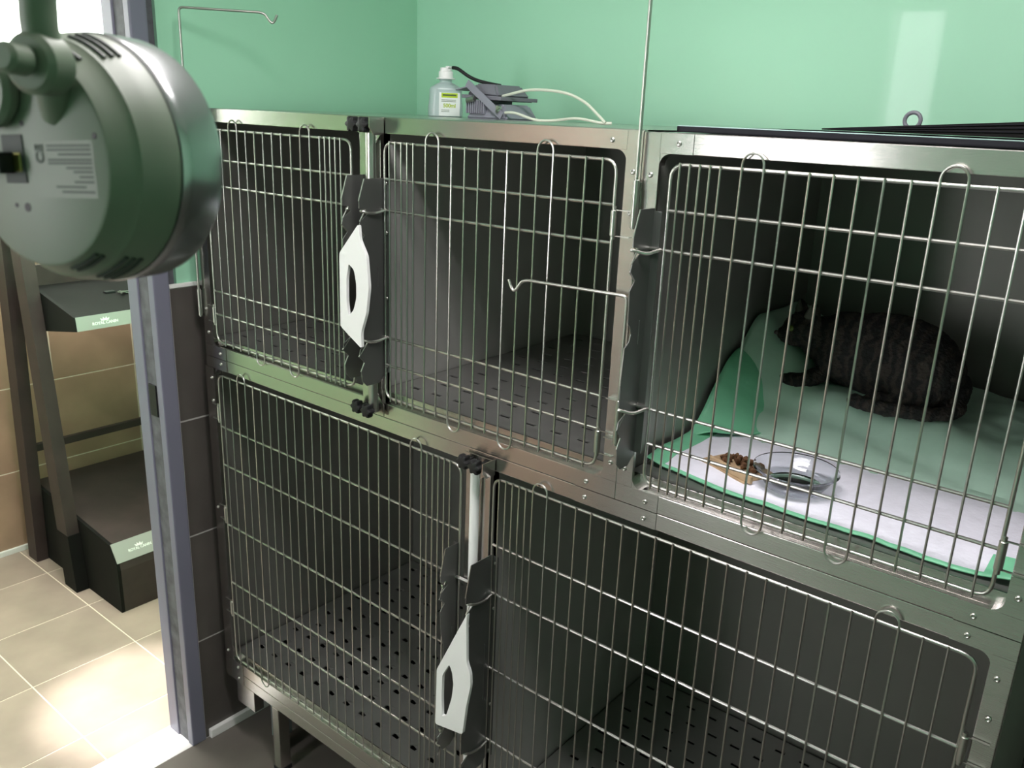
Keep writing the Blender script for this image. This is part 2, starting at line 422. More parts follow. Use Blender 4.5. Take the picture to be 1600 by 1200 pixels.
def rail(root, x0, x1, z0, z1, name='rail', y1=0.011): mk(name, B(x0, x1, FY0, y1, z0, z1, .0012), steel, root)
# upper left cabinet
rail(cabAB, -.690, .545, .016, .046, 'top_rail'); rail(cabAB, -.690, .545, -.5548, -.524, 'bottom_rail')
rail(cabAB, -.690, -.653, -.524, .016, 'post'); rail(cabAB, .517, .545, -.524, .016, 'post')
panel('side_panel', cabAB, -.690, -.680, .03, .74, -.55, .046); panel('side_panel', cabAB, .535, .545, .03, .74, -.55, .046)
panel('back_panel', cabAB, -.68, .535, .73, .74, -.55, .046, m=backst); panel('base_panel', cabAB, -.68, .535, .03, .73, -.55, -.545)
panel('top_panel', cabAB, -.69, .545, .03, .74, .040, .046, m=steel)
panel('partition', cabAB, -.068, -.060, .03, .73, -.545, .040, m=partst)
# upper right cabinet
rail(cabC, .545, 1.159, .014, .044, 'top_rail'); rail(cabC, .545, 1.159, -.5548, -.524, 'bottom_rail')
rail(cabC, .545, .5745, -.524, .014, 'post'); rail(cabC, 1.131, 1.159, -.524, .014, 'post')
panel('side_panel', cabC, .546, .556, .03, .74, -.55, .044); panel('side_panel', cabC, 1.149, 1.159, .03, .74, -.55, .044)
panel('back_panel', cabC, .556, 1.149, .73, .74, -.55, .044, m=backst); panel('base_panel', cabC, .556, 1.149, .03, .73, -.55, -.545)
panel('top_panel', cabC, .546, 1.159, .03, .74, .038, .044, m=steel)
# lower cabinet
rail(cabDE, -.690, 1.159, -.5845, -.5555, 'top_rail'); rail(cabDE, -.690, 1.159, -1.482, -1.449, 'bottom_rail')
rail(cabDE, -.655, 1.12, -1.516, -1.4835, 'base_rail', .030)
rail(cabDE, -.700, -.662, -1.449, -.5845, 'post'); rail(cabDE, 1.130, 1.159, -1.449, -.5845, 'post')
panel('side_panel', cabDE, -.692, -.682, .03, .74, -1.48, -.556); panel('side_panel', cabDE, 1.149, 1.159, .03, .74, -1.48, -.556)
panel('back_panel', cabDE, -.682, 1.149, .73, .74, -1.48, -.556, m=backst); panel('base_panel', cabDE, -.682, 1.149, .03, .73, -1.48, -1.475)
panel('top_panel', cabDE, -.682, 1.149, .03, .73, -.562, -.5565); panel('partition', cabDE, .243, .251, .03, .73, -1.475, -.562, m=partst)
for x in (-.62, 1.06): 
    for y in (.0, .68):
        bm = bmesh.new(); xx = -.655 if x < 0 else 1.04
        box(bm, xx, xx+.083, FY0+y, FY0+.03+y, -1.582, -1.5165, .001); mk('gusset', bm, steel, cabDE)
for x in (-.49, .99):
    for y in (.004, .69):
        lg = mk('leg', B(x, x+.028, y, y+.035, FZ+.012, -1.5165, .002), steel, cabDE)
        mk('foot', B(x-.002, x+.030, y-.002, y+.037, FZ, FZ+.014, .002), blackm, lg)
for cx, cy in ((-.555, .075), (.92, .075)):
    ca = mk('castor', B(cx-.035, cx+.035, cy-.03, cy+.04, -1.535, -1.5165, .002), steelin, cabDE)
    d = Vector((math.cos(math.radians(35)), math.sin(math.radians(35)), 0))
    c0 = Vector((cx+.005, cy, FZ+.052)); bm = bmesh.new()
    tt = [c0+(Vector((-d.y, d.x, 0))*math.cos(a)+Vector((0, 0, 1))*math.sin(a))*.044 for a in [2*PI*k/28 for k in range(28)]]
    tube(bm, tt, .008, 8, closed=True); cyl(bm, c0-d*.010, c0+d*.010, .034, 24, .002)
    mk('wheel', bm, rubberg, ca, True)
    bm = bmesh.new()
    for s in (-1, 1):
        box(bm, c0.x+d.x*s*.017-.002, c0.x+d.x*s*.017+.002, c0.y+d.y*s*.017-.014, c0.y+d.y*s*.017+.014, c0.z-.008, -1.53, .0015)
    mk('fork', bm, rubberg, ca)

# corner plates, slightly proud
def plate(root, rects, fil=()):
    bm = bmesh.new()
    for a in rects: box(bm, a[0]-.0002, a[1]+.0002, .0026, .0046, a[2]-.0002, a[3]+.0002)
    for a in fil: fillet(bm, *a)
    return mk('corner_plate', bm, steel, root)
plate(cabAB, [(-.690, -.653, -.524, .044), (-.653, -.602, .018, .044), (-.690, -.603, -.554, -.524)], [(-.653, -.524, 1, 1), (-.653, .016, 1, -1)])
plate(cabAB, [(.517, .544, -.524, .044), (.468, .517, .0165, .044), (.463, .544, -.554, -.524)], [(.517, -.524, -1, 1), (.517, .016, -1, -1)])
plate(cabC, [(.5462, .5745, -.041, .0425), (.5745, .628, .0145, .0425)], [(.5745, .014, 1, -1)])
plate(cabC, [(.5462, .626, -.554, -.524), (.5462, .5745, -.524, -.465)], [(.5745, -.524, 1, 1)])
plate(cabC, [(1.131, 1.158, -.524, -.470), (1.078, 1.158, -.554, -.524)], [(1.131, -.524, -1, 1)])
plate(cabC, [(1.131, 1.158, -.04, .0425), (1.078, 1.131, .0145, .0425)], [(1.131, .014, -1, -1)])
plate(cabDE, [(-.690, -.603, -.5842, -.5558), (-.699, -.662, -1.449, -.5842), (-.701, -.618, -1.512, -1.449)], [(-.655, -.585, 1, -1), (-.662, -1.449, 1, 1)])
plate(cabDE, [(.463, .626, -.5842, -.5558)])
plate(cabDE, [(1.078, 1.158, -.5842, -.5558), (1.131, 1.158, -.64, -.5842)], [(1.131, -.5845, -1, -1)])

screw_me = None
def screw(root, x, z, y=0.0028, r=.0042):
    global screw_me
    if screw_me is None:
        bm = bmesh.new()
        prof = [(.0009, .0012), (.0022, .0014), (.0022, .0026), (.0032, .0023), (.0041, .0012), (.0043, 0)]
        prof = [(0, .0011)]+prof
        lathe(bm, [(a, b) for a, b in prof][::-1], frame4((0, 0, 0), (0, -1, 0)), 14, False)
        screw_me = bpy.data.meshes.new('screw'); bmesh.ops.recalc_face_normals(bm, faces=bm.faces[:]); bm.to_mesh(screw_me); bm.free(); screw_me.materials.append(wire)
        for p in screw_me.polygons: p.use_smooth = True
    o = bpy.data.objects.new('screw', screw_me); COL.objects.link(o); o.parent = root
    o.location = Vector((x, y, z))-top_of(root).location; o.scale = (r/.0042,)*3
for x, z in ((.490, .029), (.531, -.016), (.531, -.078), (.531, -.492), (.485, -.541), (-.676, -.432), (-.672, -.492), (-.627, -.540), (-.676, -.02), (-.63, .03)): screw(cabAB, x, z)
for x, z in ((.605, .029), (.562, -.018), (.559, -.495), (.603, -.541), (1.144, -.497), (1.100, -.541), (1.144, -.02), (1.10, .03)): screw(cabC, x, z)
for x, z in ((.484, -.571), (.603, -.571), (1.098, -.571), (1.142, -.617), (1.143, -.679), (-.626, -.567), (-.672, -.612), (-.673, -.674), (-.686, -1.428), (-.640, -1.464), (-.640, -1.500), (-.686, -.98)): screw(cabDE, x, z)

# doors
RR, BR = .0029, .00175
def hinge(door, x, z, side, h=.040):
    bm = bmesh.new(); cyl(bm, (x, -.001, z-h/2), (x, -.001, z+h/2), .0055, 14, .0008)
    cyl(bm, (x, -.001, z+h/2), (x, -.001, z+h/2+.006), .0036, 10); cyl(bm, (x, -.001, z-h/2-.006), (x, -.001, z-h/2), .0036, 10)
    for s in (-1, 1): box(bm, min(x, x+side*.030), max(x, x+side*.030), -.0012, .0028, z+s*h/2-.0007, z+s*h/2+.0007)
    mk('hinge', bm, wire, door, True)
def make_door(root, label, off, side, rows, ks, kl, kr, utop, ubot, hooks, latchx, hinges, hout=0):
    """off: x of the first close bar; side +1: latch on the left, bars count to the right"""
    X = lambda k: off+side*k*S
    xa, xb = sorted((X(kl), X(kr))); zt, zb = rows[0], rows[-1]; r = .022
    pts = []
    for a, b, c in (((xb, 0, zt), (xa, 0, zt), (xa, 0, zb)), ((xa, 0, zt), (xa, 0, zb), (xb, 0, zb)), ((xa, 0, zb), (xb, 0, zb), (xb, 0, zt)), ((xb, 0, zb), (xb, 0, zt), (xa, 0, zt))):
        pts += corner(a, b, c, r)
    bm = bmesh.new(); tube(bm, pts, RR, 10, closed=True)
    door = mk('door', bm, wire, root, True)
    door['label'] = label
    for i, z in enumerate(rows[1:-1], 1):
        xl = X(kl); xr = X(kr)
        if i in hooks:      # these rods run on past the frame, bend outwards and rest in the latch slots
            s = side
            p = smoothpath([(xr, 0, z), (xl+s*.006, 0, z), (xl-s*.004, -.006, z+.0005), (xl-s*.014, -.026, z-.004), (latchx-s*.002, -.038, z-.001), (latchx-s*.009, -.040, z)], 5)
            if abs(xl-latchx) < .012:
                p = smoothpath([(xr, 0, z), (xl+s*.016, 0, z), (xl+s*.008, -.007, z+.0005), (latchx+s*.006, -.026, z-.004), (latchx+s*.003, -.040-hout*.6, z-.003), (latchx-s*.001, -.046-hout, z), (latchx-s*.007, -.048-hout, z)], 5)
        else: p = [(xl, 0, z), (xr, 0, z)]
        mk('crossbar', TU(p, RR*.95, 8), wire, door, True)
    up = .012; yb = -RR-BR*.8; done_t = set(); done = set()
    groups = []
    def uend(a, b, z, sg):
        h = (X(b)-X(a))/2; cx = (X(a)+X(b))/2
        return [Vector((cx-h*math.cos(t), yb, z+sg*(.006+abs(h)*1.05*math.sin(t)))) for t in [PI*i/10 for i in range(11)]]
    for a, b in utop:
        groups.append([Vector((X(a), yb, zb-.005))]+uend(a, b, zt, 1)+[Vector((X(b), yb, zb-.005))]); done |= {a, b}
    for a, b in ubot:
        groups.append([Vector((X(a), yb, zt+.003))]+uend(a, b, zb, -1)+[Vector((X(b), yb, zt+.003))]); done |= {a, b}
    for k in ks:
        if k not in done: groups.append([Vector((X(k), yb, zb-.005)), Vector((X(k), yb, zt+.003))])
    for g in groups: mk('bar', TU(g, BR, 7), wire, door, True)
    for hx, hz in hinges: hinge(door, hx, hz, side)
    return door
ku = [0, .5, 1, 1.5, 2]+list(range(3, 16)); kl_ = [0, .5, 1, 1.5, 2]+[2.5+i for i in range(23)]
LA, LB, LC, LD, LE = -.085, -.023, .573, .192, .282
make_door(cabAB, 'wire door of the top left cage, latch on its right', -4.415*S, -1, ZU, [0, .5, 1, 1.5, 2]+list(range(3, 15)), -.85, 15.25, [(3, 4), (11, 12)], [(5, 6), (9, 10)], (2, 3), LA, [(-.634, -.44), (-.634, -.06)])
make_door(cabAB, 'wire door of the top middle cage, latch on its left', 0, 1, ZU, ku, -.55, 15.72, [(3, 4), (11, 12)], [(5, 6), (9, 10)], (2, 3), LB, [(.505, -.095), (.5045, -.46)], .004)
make_door(cabC, 'wire door of the cage with the cat', .6134, 1, ZU, ku, -.48, 15.62, [(3, 4), (11, 12)], [(5, 6), (9, 10)], (2, 3), LC, [(1.115, -.095), (1.115, -.445)])
make_door(cabDE, 'tall wire door of the lower left cage', 5.33*S+.0002, -1, ZL, kl_[:-0 or None], -.80, 25.27, [(2.5, 3.5), (21.5, 22.5)], [(4.5, 5.5), (20.5, 21.5)], (2, 4), LD, [(-.6435, -.70), (-.6435, -.985), (-.6435, -1.27)])
make_door(cabDE, 'tall wire door of the lower right cage', 9.285*S, 1, ZL, kl_, -.50, 25.62, [(2.5, 3.5), (21.5, 22.5)], [(4.5, 5.5), (19.5, 20.5)], (2, 4), LE, [(1.122, -.735), (1.122, -1.3)], .016)

# latches: zig-zag plates standing out of the frame
def latch(root, x, za, zb, zt, ze, sgn, y0=0.004, out=0.0, screws=()):
    """za, zb: heights of the two rods; zt top, ze bottom"""
    o = out
    fe = [(-.036-o, zt), (-.050-o, za+.020), (-.050-o, za+.006), (-.034-o, za+.003), (-.030-o, za-.006), (-.048-o, za-.018), (-.052-o, za-.030), (-.037-o, za-.045), (-.050-o, za-.060)]
    zm0, zm1 = za-.11, zb+.105; zm = (zm0+zm1)/2
    fe += [(-.047-o, zm0), (-.040-o, zm0*.6+zm*.4), (-.036-o, zm), (-.040-o, zm1*.6+zm*.4), (-.050-o, zm1), (-.054-o, zb+.045), (-.054-o, zb+.008), (-.036-o, zb+.003), (-.032-o, zb-.005),
           (-.052-o, zb-.016), (-.055-o, zb-.030), (-.041-o, zb-.045), (-.050-o, zb-.062), (-.048-o, ze+.012), (-.036-o, ze), (-.014, ze), (y0, ze+.016), (y0, zt)]
    bm = prism(fe, [], lambda p: Vector((x-.0008, p[0], p[1])), Vector((.0016, 0, 0)))
    box(bm, min(x, x+sgn*.014), max(x, x+sgn*.014), y0-.0016, y0, ze+.02, zt-.004, .0003)
    # raised rib along the middle
    box(bm, x-.0022, x+.0022, -.016, -.013, zm1, zm0, .0008)
    la = mk('latch_plate', bm, latchm, root)
    # bright slotted hooks at both rods (thin folded edges)
    for a, b in ((fe[0], fe[1]), (fe[3], fe[5]), (fe[6], fe[7]), (fe[13], fe[14]), (fe[17], fe[19]), (fe[20], fe[21])):
        mk('edge_bead', TU([(x, a[0]-.001, a[1]), (x, b[0]-.001, b[1])], .0013, 6), wire, la)
    for z in screws: screw(root, x+sgn*.008, z, y0-.0026, .0036)
    return la
latch(cabAB, LA, ZU[2], ZU[3], -.064, -.474, -1)
lb = latch(cabAB, LB, ZU[2], ZU[3], -.066, -.474, 1, out=.011, screws=(-.075, -.17, -.30, -.38, -.44))
latch(cabC, LC, ZU[2], ZU[3], -.066, -.480, 1)
latch(cabDE, LD, ZL[2], ZL[4], -.765, -1.245, -1)
ld = latch(cabDE, LE, ZL[2], ZL[4], -.757, -1.245, 1, out=.024, screws=(-.775, -.875, -1.10, -1.215))
def whandle(root, outline, hole, y):
    def rnd(pts):
        return [(v.x, v.z) for v in [q for i in range(len(pts)) for q in corner((pts[i-1][0], 0, pts[i-1][1]), (pts[i][0], 0, pts[i][1]), (pts[(i+1) % len(pts)][0], 0, pts[(i+1) % len(pts)][1]), min(.006, .3*min((Vector(pts[i])-Vector(pts[i-1])).length, (Vector(pts[i])-Vector(pts[(i+1) % len(pts)])).length)), 3)]]
    bm = prism(rnd(outline), [rnd(hole)], lambda p: Vector((p[0], y, p[1])), Vector((0, .007, 0)))
    o = mk('handle', bm, whitep, root, True); o['label'] = 'white plastic handle'
    bv = o.modifiers.new('soften', 'BEVEL'); bv.width = .0018; bv.segments = 2; bv.limit_method = 'ANGLE'; bv.angle_limit = math.radians(40)
    return o
whandle(lb, [(-.013, -.147), (-.070, -.209), (-.071, -.355), (-.009, -.389), (-.010, -.357), (.006, -.316), (.014, -.264), (.008, -.205), (-.010, -.177)],
        [(-.043, -.226), (-.028, -.236), (-.022, -.262), (-.022, -.290), (-.031, -.316), (-.047, -.330), (-.051, -.300), (-.050, -.256)], -.072)
whandle(ld, [(.299, -.841), (.221, -1.003), (.219, -1.134), (.294, -1.119), (.302, -1.05), (.312, -.996), (.310, -.970), (.300, -.949), (.297, -.865)],
        [(.255, -.975), (.263, -.990), (.267, -1.015), (.263, -1.050), (.249, -1.098), (.238, -1.105), (.236, -1.06), (.237, -1.009)], -.088)

# removable divider posts with clamp knobs
def knob(parent, x, y, z, r=.0135):
    bm = bmesh.new(); n = 48
    rings = []
    for d, k in ((0, .55), (.002, .92), (.005, 1.0), (.014, 1.0), (.017, .9), (.0185, .5)):
        rings.append([bm.verts.new((x+(r*k*(1+.16*math.cos(6*a)))*math.cos(a), y-d, z+(r*k*(1+.16*math.cos(6*a)))*math.sin(a))) for a in [2*PI*i/n for i in range(n)]])
    for a, b in zip(rings[:-1], rings[1:]):
        for i in range(n): bm.faces.new((a[i], a[(i+1) % n], b[(i+1) % n], b[i]))
    bm.faces.new(rings[0][::-1]); bm.faces.new(rings[-1]); bmesh.ops.recalc_face_normals(bm, faces=bm.faces[:])
    cyl(bm, (x, y+.016, z), (x, y, z), .004, 10)
    o = mk('knob', bm, blackm, parent, True); return o
def divider(root, x0, x1, xt, rt, z0, z1, tubem, top_z, bot_z, kx):
    bm = bmesh.new()
    box(bm, x0, x0+.020, .004, .030, z0, z1, .001); box(bm, x1-.018, x1, .004, .030, z0, z1, .001); box(bm, x0, x1, .012, .030, z0, z1, .001)
    dv = mk('divider_post', bm, steel, root)
    bm = bmesh.new(); cyl(bm, (xt, -.004, z0+.002), (xt, -.004, z1-.002), rt, 20)
    if tubem is whitep: cyl(bm, (xt, -.004, z1-.030), (xt, -.004, z1-.003), rt*.86, 20)
    mk('tube', bm, tubem, dv, True)
    # clamp bracket, folded sheet
    for z, s in ((top_z, 1), (bot_z, -1)):
        if z is None: continue
        bm = prism([(x0+.002, z+.012*s), (x1+.012, z+.012*s), (x1+.012, z-.012*s), (xt+.012, z-.034*s), (xt-.008, z-.026*s), (x0+.002, z-.014*s)][::1], [], lambda p: Vector((p[0], -.0035, p[1])), Vector((0, .0025, 0)))
        mk('clamp_plate', bm, steel, dv)
        if s > 0: 
            arc = [Vector((x1+.010+.006*math.sin(a), .002-.030*(1-math.cos(a))*.5, 0)) for a in [PI/2*i/8 for i in range(9)]]
            bm = prism([(-.034, z+.014), (.002, z+.014), (.002, z-.018), (-.022, z-.018), (-.034, z-.004)], [], lambda p: Vector((x1+.010, p[0], p[1])), Vector((.0018, 0, 0)))
            mk('clamp_tab', bm, steel, dv)
        for q in kx: knob(dv, q, -.012-(0 if q == kx[0] else .004), z)
    return dv
divider(cabAB, -.094, -.034, -.052, .0105, -.548, .018, wire, .031, -.538, (-.083, -.047))
divider(cabDE, .205, .268, .236, .0095, -1.449, -.592, whitep, -.574, None, (.222, .255))

# holders and sleeves for the cards
def sleeve(root, x, y, z0, z1, r=.0048):
    bm = bmesh.new(); cyl(bm, (x, y, z0), (x, y, z1), r, 14, .0006)
    box(bm, x-.001, x+.001, y+.002, .004, z0+.004, z1-.004); mk('sleeve', bm, wire, root, True)
sleeve(cabAB, .5445, -.008, -.098, -.026); sleeve(cabAB, .5445, -.008, -.452, -.376)
sleeve(cabAB, -.6935, -.004, -.452, -.385); sleeve(cabAB, -.6935, -.004, -.02, .03)
for z in (-.378, -.446): panel('bracket', cabAB, .520, .545, -.009, .003, z-.0008, z+.0008, m=wire)

def holder(label, x, y, zb, zt, ang, L, hook=True):
    d = Vector((math.cos(math.radians(ang)), math.sin(math.radians(ang)), 0)); z = Vector((0, 0, 1))
    c = Vector((x, y, zt)); e = c+d*L
    pts = [(x, y, zb)]+corner((x, y, zb), c, e, .010, 6)
    pts += smoothpath([e-d*.004, e+d*.012-z*.004, e+d*.024-z*.019, e+d*.030-z*.021, e+d*.035-z*.015, e+d*.040-z*.004], 4)[1:]
    o = mk('hook_rod', TU(pts, .0028, 10), wire, None, True, loc=(x, y, zb))
    tag(o, label, 'hook', 'bent steel rods on the cage posts'); return o
holder('bent steel hook rod rising above the left end post, arm near the wall corner', -.6935, -.004, -.455, .262, 53, .175)
holder('bent steel hook rod on the middle post, arm crossing the middle cage door', .5445, -.008, -.455, -.204, -175, .185)
holder('tall straight steel rod rising from the middle post past the top of the photo', .5445, -.008, -.100, .46, -60, .185)

# floor trays with real slots
def tray(label, x0, x1, z, raised=False):
    y0, y1 = .022, .722; bm = bmesh.new(); PX, PY, SL, SW = .062, .060, (.025 if not raised else .021), (.010 if not raised else .015)
    def quad(a, b, c, d, mi=0):
        if b-a > 1e-4 and d-c > 1e-4:
            f = bm.faces.new([bm.verts.new(p) for p in ((a, c, z), (b, c, z), (b, d, z), (a, d, z))]); f.material_index = mi
    y = y0; r = 0; lances = []
    while True:
        ys = y0+.050+r*PY
        if ys+SW > y1-.02: break
        quad(x0, x1, y, ys); xc = x0; x = x0+.035+(PX/2 if r % 2 else 0)
        while x+SL < x1-.012:
            quad(xc, x, ys, ys+SW)
            for a, b, c, d in ((x, ys, x+SL, ys), (x+SL, ys+SW, x, ys+SW), (x, ys+SW, x, ys), (x+SL, ys, x+SL, ys+SW)):
                bm.faces.new([bm.verts.new(p) for p in ((a, b, z), (a, b, z-.003), (c, d, z-.003), (c, d, z))])
            if raised:   # lanced bridge over the back half of each hole
                for q in (0, 1):
                    xa, xb = (x-.005, x+SL/2) if q == 0 else (x+SL/2, x+SL+.005)
                    h = (0, .006) if q == 0 else (.006, 0)
                    v = [bm.verts.new(p) for p in ((xa, ys+SW*.45, z+h[0]), (xb, ys+SW*.45, z+h[1]), (xb, ys+SW+.003, z+h[1]*.3), (xa, ys+SW+.003, z+h[0]*.3))]
                    bm.faces.new(v)
            xc = x+SL; x += PX
        quad(xc, x1, ys, ys+SW); y = ys+SW; r += 1
    quad(x0, x1, y, y1)
    t = thing('floor_tray', label, 'tray', ((x0+x1)/2, .37, z-.03), 'perforated steel cage trays')
    mk('perforated_sheet', bm, trayst, t)
    b2 = bmesh.new()
    box(b2, x0, x1, y0-.002, y0+.001, z-.028, z, .0004); box(b2, x0, x1, y0-.010, y0-.002, z-.028, z-.024, .0006)
    box(b2, x0, x0+.0015, y0, y1, z-.028, z); box(b2, x1-.0015, x1, y0, y1, z-.028, z); box(b2, x0, x1, y1-.0015, y1, z-.028, z)
    mk('rim', b2, steel, t); mk('slot_shade_sheet', B(x0+.003, x1-.003, y0+.003, y1-.003, z-.030, z-.026), darkm, t)  # near-black sheet under the slots stands in for the shade there
tray('slotted steel tray on the floor of the top left cage', -.676, -.071, -.508)
tray('slotted steel tray on the floor of the top middle cage', -.057, .532, -.503)
tray('slotted steel tray under the green pads of the top right cage', .559, 1.146, -.503)
tray('steel tray with raised punched holes in the lower left cage', -.678, .240, -1.430, True)
tray('slotted steel tray on the floor of the lower right cage', .254, 1.146, -1.430)

# ------------------------------------------------------------------ things on top of the cages
# infusion bottle
bx, by, bz = -.338, .50, .046
bo = thing('bottle', 'clear plastic infusion bottle with white cap and lime label, on the cage top', 'bottle', (bx, by, bz))
RZ = Matrix.Rotation(math.radians(47), 3, 'Z')
def superring(bm, hw, hd, z, n=40, e=3.2):
    out = []
    for i in range(n):
        a = 2*PI*i/n; c, s = math.cos(a), math.sin(a)
        rr_ = 1/((abs(c)**e+abs(s)**e)**(1/e))
        p = RZ @ Vector((hw*rr_*c, hd*rr_*s, z)); out.append(bm.verts.new((bx+p.x, by+p.y, bz+p.z)))
    return out
bm = bmesh.new(); rs = []
for hw, hd, z in ((.038, .026, 0), (.043, .029, .002), (.0435, .0295, .02), (.0405, .028, .045), (.0405, .028, .064), (.038, .027, .070), (.022, .019, .079), (.0155, .0155, .082), (.015, .015, .092)):
    rs.append(superring(bm, hw, hd, z, e=3.2 if z < .08 else 2.1))
for a, b in zip(rs[:-1], rs[1:]):
    for i in range(40): bm.faces.new((a[i], a[(i+1) % 40], b[(i+1) % 40], b[i]))
bm.faces.new(rs[0][::-1]); bm.faces.new(rs[-1])
mk('body', bm, bottlem, bo, True)
bm = bmesh.new(); lathe(bm, [(.0235, .090), (.0235, .0925), (.018, .093), (.018, .107), (.017, .1085), (.0145, .109), (.0145, .116), (.0135, .117), (0, .117)], frame4((bx, by, bz), (0, 0, 1), (0, 1, 0)), 28)
mk('cap', bm, whitep, bo, True)
mk('cap_tab', B(bx+.006, bx+.018, by-.008, by+.002, bz+.1165, bz+.1205, .001), whitep, bo)
def on_label(u0, u1, v0, v1, d0, d1, m, name, par):
    bm = bmesh.new(); c = RZ @ Vector(((u0+u1)/2, -(d0+d1)/2, (v0+v1)/2))
    box(bm, c.x-(u1-u0)/2, c.x+(u1-u0)/2, c.y-(d1-d0)/2, c.y+(d1-d0)/2, c.z-(v1-v0)/2, c.z+(v1-v0)/2, R=None)
    bmesh.ops.rotate(bm, verts=bm.verts, cent=c, matrix=RZ); bmesh.ops.translate(bm, verts=bm.verts, vec=(bx, by, bz))
    return mk(name, bm, m, par)
lab = on_label(-.018, .034, .003, .058, .027, .0303, labelm, 'label', bo)
on_label(-.012, .028, .046, .057, .0303, .0306, limem, 'lime_band', lab)
on_label(-.009, .025, .050, .054, .0306, .0308, printd, 'printing', lab)
for v in (.040, .0365, .016, .0125): on_label(-.012, .024 if v > .03 else .008, v, v+.0012, .0303, .0305, printd, 'printing', lab)
M4 = (Matrix.Translation((bx, by, bz)) @ RZ.to_4x4() @ Matrix.Translation((.008, -.0305, .027)) @ Matrix.Rotation(PI/2, 4, 'X'))
text_mesh('lettering', '500ml', .0125, M4, limet, lab, .0002)

# floodlights, one lying on the other
def flood(label, x0, x1, y0, y1, z0, z1, tilt, m, lid):
    loc = ((x0+x1)/2, (y0+y1)/2, z0); t = thing('floodlight', label, 'floodlight', loc)
    cx, cz = (x0+x1)/2, (z0+z1)/2
    R3 = Matrix.Rotation(tilt, 3, 'Y')
    def put(name, bm, mm, par=t, sm=False):
        bmesh.ops.rotate(bm, verts=bm.verts, cent=(cx, 0, cz), matrix=R3); return mk(name, bm, mm, par, sm)
    bm = bmesh.new(); h = z1-z0
    ins = .02
    vs1 = [(x0, y0, z0), (x1, y0, z0), (x1, y1, z0), (x0, y1, z0)]; vs2 = [(x0+ins, y0+ins*.6, z1), (x1-ins, y0+ins*.6, z1), (x1-ins, y1-ins*.6, z1), (x0+ins, y1-ins*.6, z1)]
    if lid: vs1, vs2 = [(a, b, z0) for a, b, c in vs2], [(a, b, z1) for a, b, c in vs1]
    a = [bm.verts.new(v) for v in vs1]; b = [bm.verts.new(v) for v in vs2]
    bm.faces.new(a[::-1]); bm.faces.new(b)
    for i in range(4): bm.faces.new((a[i], a[(i+1) % 4], b[(i+1) % 4], b[i]))
    bmesh.ops.bevel(bm, geom=bm.edges[:], offset=.004, segments=2, affect='EDGES')
    put('housing', bm, m)
    return t, put
zt = .046
t1, put1 = flood('grey metal floodlight lying flat on the cage top, ribbed underside', -.197, -.070, .42, .54, zt, zt+.034, 0, greyp, False)
for i in range(9):
    bm = B(-.192+i*.0065, -.189+i*.0065, .416, .52, zt+.012, zt+.042, .0008); put1('fin', bm, greyp)
put1('screw', TU([(-.092, .412, zt+.026), (-.092, .422, zt+.026)], .005, 12), wire)
t2, put2 = flood('grey floodlight with mounting bracket, stacked on the ribbed one', -.205, -.105, .43, .55, zt+.052, zt+.078, math.radians(2), greyd, False)
put2('rim', B(-.211, -.090, .422, .558, zt+.044, zt+.052, .001), greyd)
put2('glass', B(-.198, -.100, .430, .550, zt+.0425, zt+.0438), blackm)
bm = bmesh.new()
R3 = Matrix.Rotation(math.radians(33), 3, 'Y')
box(bm, -.200, -.070, .414, .417, zt+.035, zt+.052, .001, R=R3); mk('bracket', bm, greyp, t2)
mk('bracket_foot', B(-.225, -.182, .414, .470, zt+.066, zt+.069, .001, R=Matrix.Rotation(math.radians(-12), 3, 'Y')), greyp, t2)
mk('screw', TU([(-.090, .408, zt+.018), (-.090, .416, zt+.022)], .004, 12), wire, t2)
mk('gland', TU([(-.185, .412, zt+.040), (-.162, .412, zt+.045)], .006, 12), wire, t2)
o = mk('cable', TU(smoothpath([(-.140, .45, .092), (-.10, .45, .100), (-.026, .45, .113), (.063, .45, .109), (.120, .45, .091), (.157, .45, .066), (.178, .45, .0495)], 8), .0032, 8), cablew, None, True, loc=(-.14, .45, .046))
tag(o, 'pale cable arching high from the floodlights over the cage top', 'cable', 'cables on the cage top')
o = mk('cable', TU(smoothpath([(-.075, .42, .062), (-.045, .42, .062), (.005, .43, .0495), (.05, .44, .0500), (.11, .44, .056), (.165, .45, .0495), (.188, .46, .0492)], 8), .003, 8), cablew, None, True, loc=(-.045, .42, .046))
tag(o, 'pale cable lying low along the cage top behind the middle cage', 'cable', 'cables on the cage top')
o = mk('cable', TU(smoothpath([(-.268, .45, .160), (-.250, .45, .157), (-.222, .46, .140), (-.200, .48, .130), (-.15, .49, .122)], 8), .0042, 8), blackm, None, True, loc=(-.268, .45, .12))
tag(o, 'short thick black cable above the floodlights, beside the bottle cap', 'cable')

# black trays on the right
bm = bmesh.new(); x0, x1, y0, y1, z0, z1 = .594, 1.17, .012, .62, .0455, .0535
box(bm, x0, x1, y0, y1, z0, z0+.002); 
for a in ((x0, x1, y0, y0+.004), (x0, x1, y1-.004, y1), (x0, x0+.004, y0, y1), (x1-.004, x1, y0, y1)): box(bm, *a, z0, z1)
o = mk('shallow_tray', bm, slabm, None, False, loc=(.88, .3, .0455)); o2 = o
tg = thing('shallow_tray', 'long flat black tray lying along the top of the right cage', 'tray', (.88, .3, .0455))
bpy.data.objects.remove(o2, do_unlink=True)
bm = bmesh.new(); box(bm, x0, x1, y0, y1, z0, z0+.002)
for a in ((x0, x1, y0, y0+.004), (x0, x1, y1-.004, y1), (x0, x0+.004, y0, y1), (x1-.004, x1, y0, y1)): box(bm, *a, z0, z1)
mk('pan', bm, slabm, tg); mk('edge_glint', B(x0, x1, y0+.0005, y0+.006, z1, z1+.0014, .0004), slabglint, tg)  # pale strip stands in for light caught on the tray's front edge
